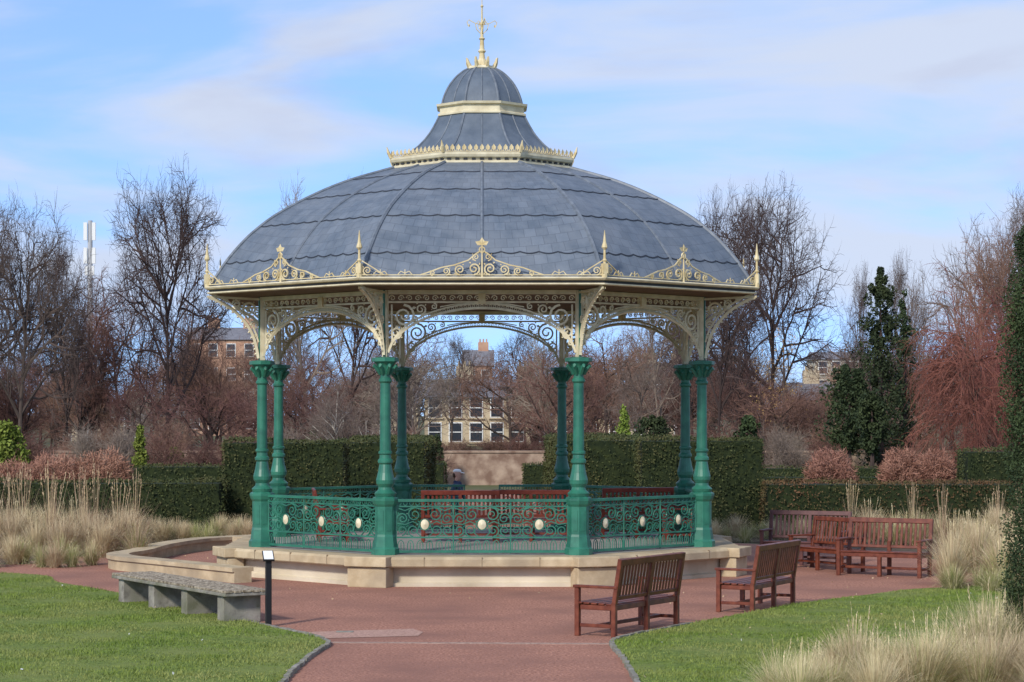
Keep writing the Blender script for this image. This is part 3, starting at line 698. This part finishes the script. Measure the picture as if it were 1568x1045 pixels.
def leafblob(name,px,d,y0,y1,wpx,mt,n=5000,leaf=.06,shape='cone',trunk=True,nc=70,rough=0):
    h=ZD(y0,d); b=max(0,ZD(y1,d)); w=wpx*d/F/2; H=h-b
    e=empty(name,(XD(px,d),d-CD,0))
    C=[];
    for i in range(nc):
        t=NR.uniform(0,1)**(1.2 if shape=='cone' else 1)
        if shape=='cone': rr=w*(1-t)**.75*(.75+.4*math.sin(t*9+px)**2)
        elif shape=='col': rr=w*min(1,(1-t)*5)**.5
        else: rr=w*math.sqrt(max(.05,1-(2*t-1)**2))
        rr*=1+rough*NR.normal()
        a=NR.uniform(0,6.283); q=rr*NR.uniform(.3,1)
        C.append((math.cos(a)*q,math.sin(a)*q,b+H*t*.97,max(.12,abs(rr)*.33)))
    C=np.array(C); k=NR.integers(0,nc,n); dv=NR.normal(size=(n,3)); dv/=np.linalg.norm(dv,axis=1)[:,None]; dv*=NR.uniform(.3,1.15,(n,1))**.5
    P=C[k,:3]+dv*C[k,3:4]*np.array([1,1,1.5]); P=P[P[:,2]>0.02]
    link(bpy.data.objects.new('leaves',npmesh('leaves',leafquads(P,leaf),4,[mt])),e)
    m=M(); m.tube([(0,0,0),(.02,0,h*.5),(0,.02,h*.92)],[.06+w*.06,.05+w*.03,.01],6); m.obj('trunk',[barkd],e)
    return e
leafblob('conifer_tree',1348,88,405,700,135,conif,12000,.07,'cone',nc=150,rough=.35); leafblob('conifer_tree',1385,92,440,700,80,conif,5000,.07,'cone',nc=110,rough=.4)
tree(T[5],1330,96,390,90); tree(T[5],1385,97,370,90)
leafblob('conifer_tree',1300,84,560,690,70,conif,8000,.07,'ball',rough=.15); leafblob('conifer_tree',1335,80,600,690,50,conif,5000,.07,'ball',rough=.15)
leafblob('autumn_tree',1200,104,500,700,100,orangem,900,.05,'ball',rough=.2); 
leafblob('evergreen_shrub',10,62,650,740,60,brightl,4500,.06,'ball'); leafblob('evergreen_shrub',215,80,655,730,30,brightl,2500,.06,'cone'); leafblob('evergreen_shrub',268,84,690,735,26,brightl,1200,.06,'ball')
leafblob('evergreen_shrub',955,80,625,700,32,brightl,1500,.06,'cone'); leafblob('evergreen_shrub',1000,90,640,700,60,conif,3000,.07,'ball'); leafblob('evergreen_shrub',500,88,655,700,60,conif,3000,.07,'ball'); leafblob('evergreen_shrub',670,88,668,705,22,conif,1200,.06,'cone')
leafblob('evergreen_shrub',1148,86,640,700,40,conif,2000,.07,'ball')
leafblob('columnar_yew',1588,24.0,305,1200,90,conif,60000,.016,'col',nc=260,rough=.08)
# ---------------------------------------------------------------- garden wall
m=M(); m.box((0,90-CD,.65),(90,.5,1.3)); m.box((0,90-CD,1.34),(90,.6,.08)); m.obj('garden_wall',[rubble])
# ---------------------------------------------------------------- houses
def house(name,px,d,wpx,eave,ridge,wm,nw=4,storeys=2,dep=9,chim=2):
    w=wpx*d/F; he=ZD(eave,d); hr=ZD(ridge,d); e=empty(name,(XD(px,d),d-CD,0))
    m=M(); m.box((0,dep/2,he/2),(w,dep,he)); m.obj('walls',[wm],e)
    m=M(); o=.3
    m.add([(-w/2-o,-o,he-.05),(w/2+o,-o,he-.05),(w/2+o,dep/2,hr),(-w/2-o,dep/2,hr),(-w/2-o,dep+o,he-.05),(w/2+o,dep+o,he-.05)],[(0,1,2,3),(3,2,5,4),(0,3,4),(1,5,2)]); m.obj('roof',[hslate],e)
    m=M()
    for s in range(storeys):
        z=he*(s+.55)/storeys
        for i in range(nw):
            x=-w/2+(i+.5)*w/nw
            m.box((x,-.02,z),(1.25,.1,1.8),0,1); m.box((x,-.06,z),(1.05,.1,1.6),0,0); m.box((x,-.09,z),(1.05,.1,.08),0,1); m.box((x,-.08,z-.98),(1.5,.2,.12),0,2)
    m.obj('windows',[glass,white,wm],e)
    m=M()
    for i in range(chim):
        x=-w/2+(i+.5)*w/chim+.8; m.box((x,dep/2,hr+.3),(1.6,.7,1.8)); 
        for j in(-.5,0,.5): m.lathe([(.13,hr+1.2),(.11,hr+1.7)],8,0,(x+j,dep/2))
    m.obj('chimneys',[wm],e)
house('terraced_house',745,205,190,608,580,housest,6)
house('terraced_house',905,235,110,620,590,housest,3); house('terraced_house',590,235,100,620,588,housest,3)
house('brick_building',340,300,110,520,500,brick,4,4); 
house('terraced_house',1262,220,90,612,585,housest,3); house('modern_building',1290,300,80,550,538,beige,4,4,chim=0)
house('brick_building',732,340,44,560,535,brick,2,3,chim=1); house('terraced_house',150,240,130,645,615,housest,4); house('terraced_house',1010,260,90,575,555,housest,3,3)
E=empty('telecom_mast'); d=240; x=XD(138,d); y=d-CD
m=M(); m.tube([(x,y,0),(x,y,ZD(338,d))],[.35,.25],8,0,True); m.obj('pole',[greym],E)
m=M()
for dx in(-.45,.45):
    m.box((x+dx,y-.3,ZD(355,d)),(.38,.25,1.9)); m.box((x+dx,y-.3,ZD(392,d)),(.38,.25,1.7)); m.box((x+dx*.8,y-.3,ZD(415,d)),(.3,.2,1.0))
m.obj('antennas',[white],E)
# ---------------------------------------------------------------- person
PE=empty('person_walking',(XD(700,49.0),49.0-CD,.004),math.radians(70)); S=.945
def skinobj(name,vs,es,mt,root=0,sub=2):
    me=bpy.data.meshes.new(name); me.from_pydata([tuple(c*S for c in v[:3]) for v in vs],es,[]); me.materials.append(mt)
    o=bpy.data.objects.new(name,me); link(o,PE)
    sm=o.modifiers.new('skin','SKIN')
    for i,v in enumerate(vs):
        sv=me.skin_vertices[0].data[i]; sv.radius=(v[3]*S,(v[4] if len(v)>4 else v[3])*S); sv.use_root=(i==root)
    ss=o.modifiers.new('sub','SUBSURF'); ss.levels=sub; ss.render_levels=sub; sm.use_smooth_shade=True
    return o
skinobj('jacket',[(0,0,.82,.165,.12),(0,0,1.0,.155,.11),(0,0,1.18,.16,.115),(0,0,1.34,.15,.10),(0,0,1.41,.08),(0,-.01,1.46,.06),
  (-.17,0,1.35,.065),(-.21,.08,1.12,.05),(-.20,.015,.88,.035),(.17,0,1.35,.065),(.21,-.06,1.12,.05),(.20,-.175,.92,.035)],[(0,1),(1,2),(2,3),(3,4),(4,5),(3,6),(6,7),(7,8),(3,9),(9,10),(10,11)],navy)
skinobj('leg',[(-.08,0,.92,.085),(-.09,-.02,.78,.095),(-.09,-.13,.47,.068),(-.09,-.19,.22,.052),(-.09,-.22,.05,.045)],[(0,1),(1,2),(2,3),(3,4)],trous)
skinobj('leg',[(.08,0,.92,.085),(.09,.01,.78,.095),(.09,.08,.46,.068),(.09,.20,.22,.052),(.09,.29,.08,.045)],[(0,1),(1,2),(2,3),(3,4)],trous)
skinobj('shoe',[(-.09,-.19,.05,.05),(-.09,-.27,.045,.045),(-.09,-.37,.035,.035)],[(0,1),(1,2)],black)
skinobj('shoe',[(.09,.33,.08,.05),(.09,.25,.05,.045),(.09,.15,.035,.035)],[(0,1),(1,2)],black)
skinobj('head',[(0,0,1.44,.055),(0,-.005,1.49,.055),(0,-.03,1.54,.062,.075),(0,-.02,1.60,.082,.098),(0,-.01,1.66,.08,.095),(0,0,1.70,.05,.055)],[(0,1),(1,2),(2,3),(3,4),(4,5)],skin)
skinobj('nose',[(0,-.11,1.60,.010),(0,-.128,1.578,.014)],[(0,1)],skin,0,1)
for sx in(-1,1):
    skinobj('ear',[(sx*.085,.0,1.60,.012,.02),(sx*.09,.005,1.575,.010,.014)],[(0,1)],skin,0,1)
    skinobj('eye',[(sx*.032,-.108,1.61,.008),(sx*.034,-.110,1.611,.008)],[(0,1)],black,0,1)
skinobj('mouth',[(-.022,-.100,1.545,.005),(.022,-.100,1.545,.005)],[(0,1)],lipm,0,1)
skinobj('cap',[(0,.0,1.645,.100,.118),(0,.0,1.69,.094,.11),(0,0,1.735,.06,.07)],[(0,1),(1,2)],white)
skinobj('cap_peak',[(0,-.09,1.65,.075,.012),(0,-.14,1.645,.07,.010),(0,-.18,1.635,.045,.009)],[(0,1),(1,2)],white)
skinobj('hair',[(0,.04,1.64,.088,.075),(0,.055,1.58,.085,.06),(0,.05,1.52,.065,.045)],[(0,1),(1,2)],hairm)
for sx,wx,wy,wz in((-1,-.20,.01,.88),(1,.20,-.18,.93)):
    vs=[(wx,wy,wz,.028,.024),(wx,wy-.01,wz-.08,.018,.036)]; es=[(0,1)]
    for i in range(4):
        o=(i-1.5)*.019; vs+=[(wx,wy-.01+o,wz-.12,.009),(wx-.01*sx,wy-.015+o,wz-.155+abs(o)*.3,.008)]; es+=[(1,2+2*i),(2+2*i,3+2*i)]
    vs+=[(wx-.01*sx,wy-.05,wz-.07,.010),(wx-.015*sx,wy-.06,wz-.10,.009)]; es+=[(1,10),(10,11)]
    skinobj('hand',vs,es,skin,0,1)
# ---------------------------------------------------------------- light
el=math.radians(34); az=math.radians(-152)
sd=Vector((math.sin(az)*math.cos(el),math.cos(az)*math.cos(el),math.sin(el)))
sun=bpy.data.lights.new('sun','SUN'); sun.energy=3.5; sun.angle=math.radians(6); sun.color=(1,.94,.85)
so=bpy.data.objects.new('sun',sun); so.rotation_euler=sd.to_track_quat('Z','Y').to_euler(); so.location=(0,0,30); link(so)
w=bpy.data.worlds.new('World'); scene.world=w; w.use_nodes=True; nt=w.node_tree; N=nt.nodes; Lk=nt.links
bg=N['Background']; bg.inputs['Strength'].default_value=.15
sky=N.new('ShaderNodeTexSky'); sky.sky_type='NISHITA'; sky.sun_disc=False; sky.sun_elevation=el; sky.sun_rotation=az; sky.air_density=1; sky.dust_density=.3; sky.ozone_density=2
tc=N.new('ShaderNodeTexCoord'); va=N.new('ShaderNodeVectorMath'); va.operation='ADD'; va.inputs[1].default_value=(0,0,.17)
Lk.new(tc.outputs['Generated'],va.inputs[0]); nm=N.new('ShaderNodeVectorMath'); nm.operation='NORMALIZE'; Lk.new(va.outputs[0],nm.inputs[0]); Lk.new(nm.outputs[0],sky.inputs['Vector'])
gn=N.new('ShaderNodeVectorMath'); gn.operation='MULTIPLY'; gn.inputs[1].default_value=(1.1,1.32,1.6); Lk.new(sky.outputs['Color'],gn.inputs[0])
def cloud(scale,loc,rot,nscale,p0,p1,v0,v1,rough=.5,dist=.4):
    mp=N.new('ShaderNodeMapping'); mp.inputs['Scale'].default_value=scale; mp.inputs['Location'].default_value=loc; mp.inputs['Rotation'].default_value=(0,math.radians(rot),0); Lk.new(tc.outputs['Generated'],mp.inputs['Vector'])
    nz=N.new('ShaderNodeTexNoise'); nz.inputs['Scale'].default_value=nscale; nz.inputs['Detail'].default_value=8; nz.inputs['Roughness'].default_value=rough; nz.inputs['Distortion'].default_value=dist
    Lk.new(mp.outputs[0],nz.inputs['Vector'])
    cr=N.new('ShaderNodeValToRGB'); cr.color_ramp.elements[0].position=p0; cr.color_ramp.elements[1].position=p1; cr.color_ramp.elements[0].color=(v0,v0,v0,1); cr.color_ramp.elements[1].color=(v1,v1,v1,1); cr.color_ramp.interpolation='EASE'
    Lk.new(nz.outputs['Fac'],cr.inputs['Fac']); return cr.outputs['Color']
c1=cloud((3.0,3.0,12),(5.3,.2,1.7),-8,1.8,.36,.64,.12,.92)
c2=cloud((4.0,4.0,14),(9.1,3.2,2.2),5,2.4,.50,.74,0,.45)
mx=N.new('ShaderNodeMix'); mx.data_type='RGBA'; Lk.new(c1,mx.inputs[0]); Lk.new(gn.outputs[0],mx.inputs[6]); mx.inputs[7].default_value=(4.5,4.95,5.95,1)
mx2=N.new('ShaderNodeMix'); mx2.data_type='RGBA'; Lk.new(c2,mx2.inputs[0]); Lk.new(mx.outputs[2],mx2.inputs[6]); mx2.inputs[7].default_value=(3.5,3.8,5.0,1)
Lk.new(mx2.outputs[2],bg.inputs['Color'])
# ---------------------------------------------------------------- camera
cam=bpy.data.cameras.new('camera'); co=bpy.data.objects.new('camera',cam); link(co); scene.camera=co
co.location=(0,-CD,CH); co.rotation_euler=(math.pi/2,0,0)
cam.sensor_width=36; cam.lens=36*F/1568; cam.shift_x=(784-CX)/1568; cam.shift_y=(HOR-522.5)/1568; cam.clip_end=6000; cam.clip_start=.1
scene.view_settings.view_transform='Standard'; scene.view_settings.look='None'; scene.view_settings.exposure=0
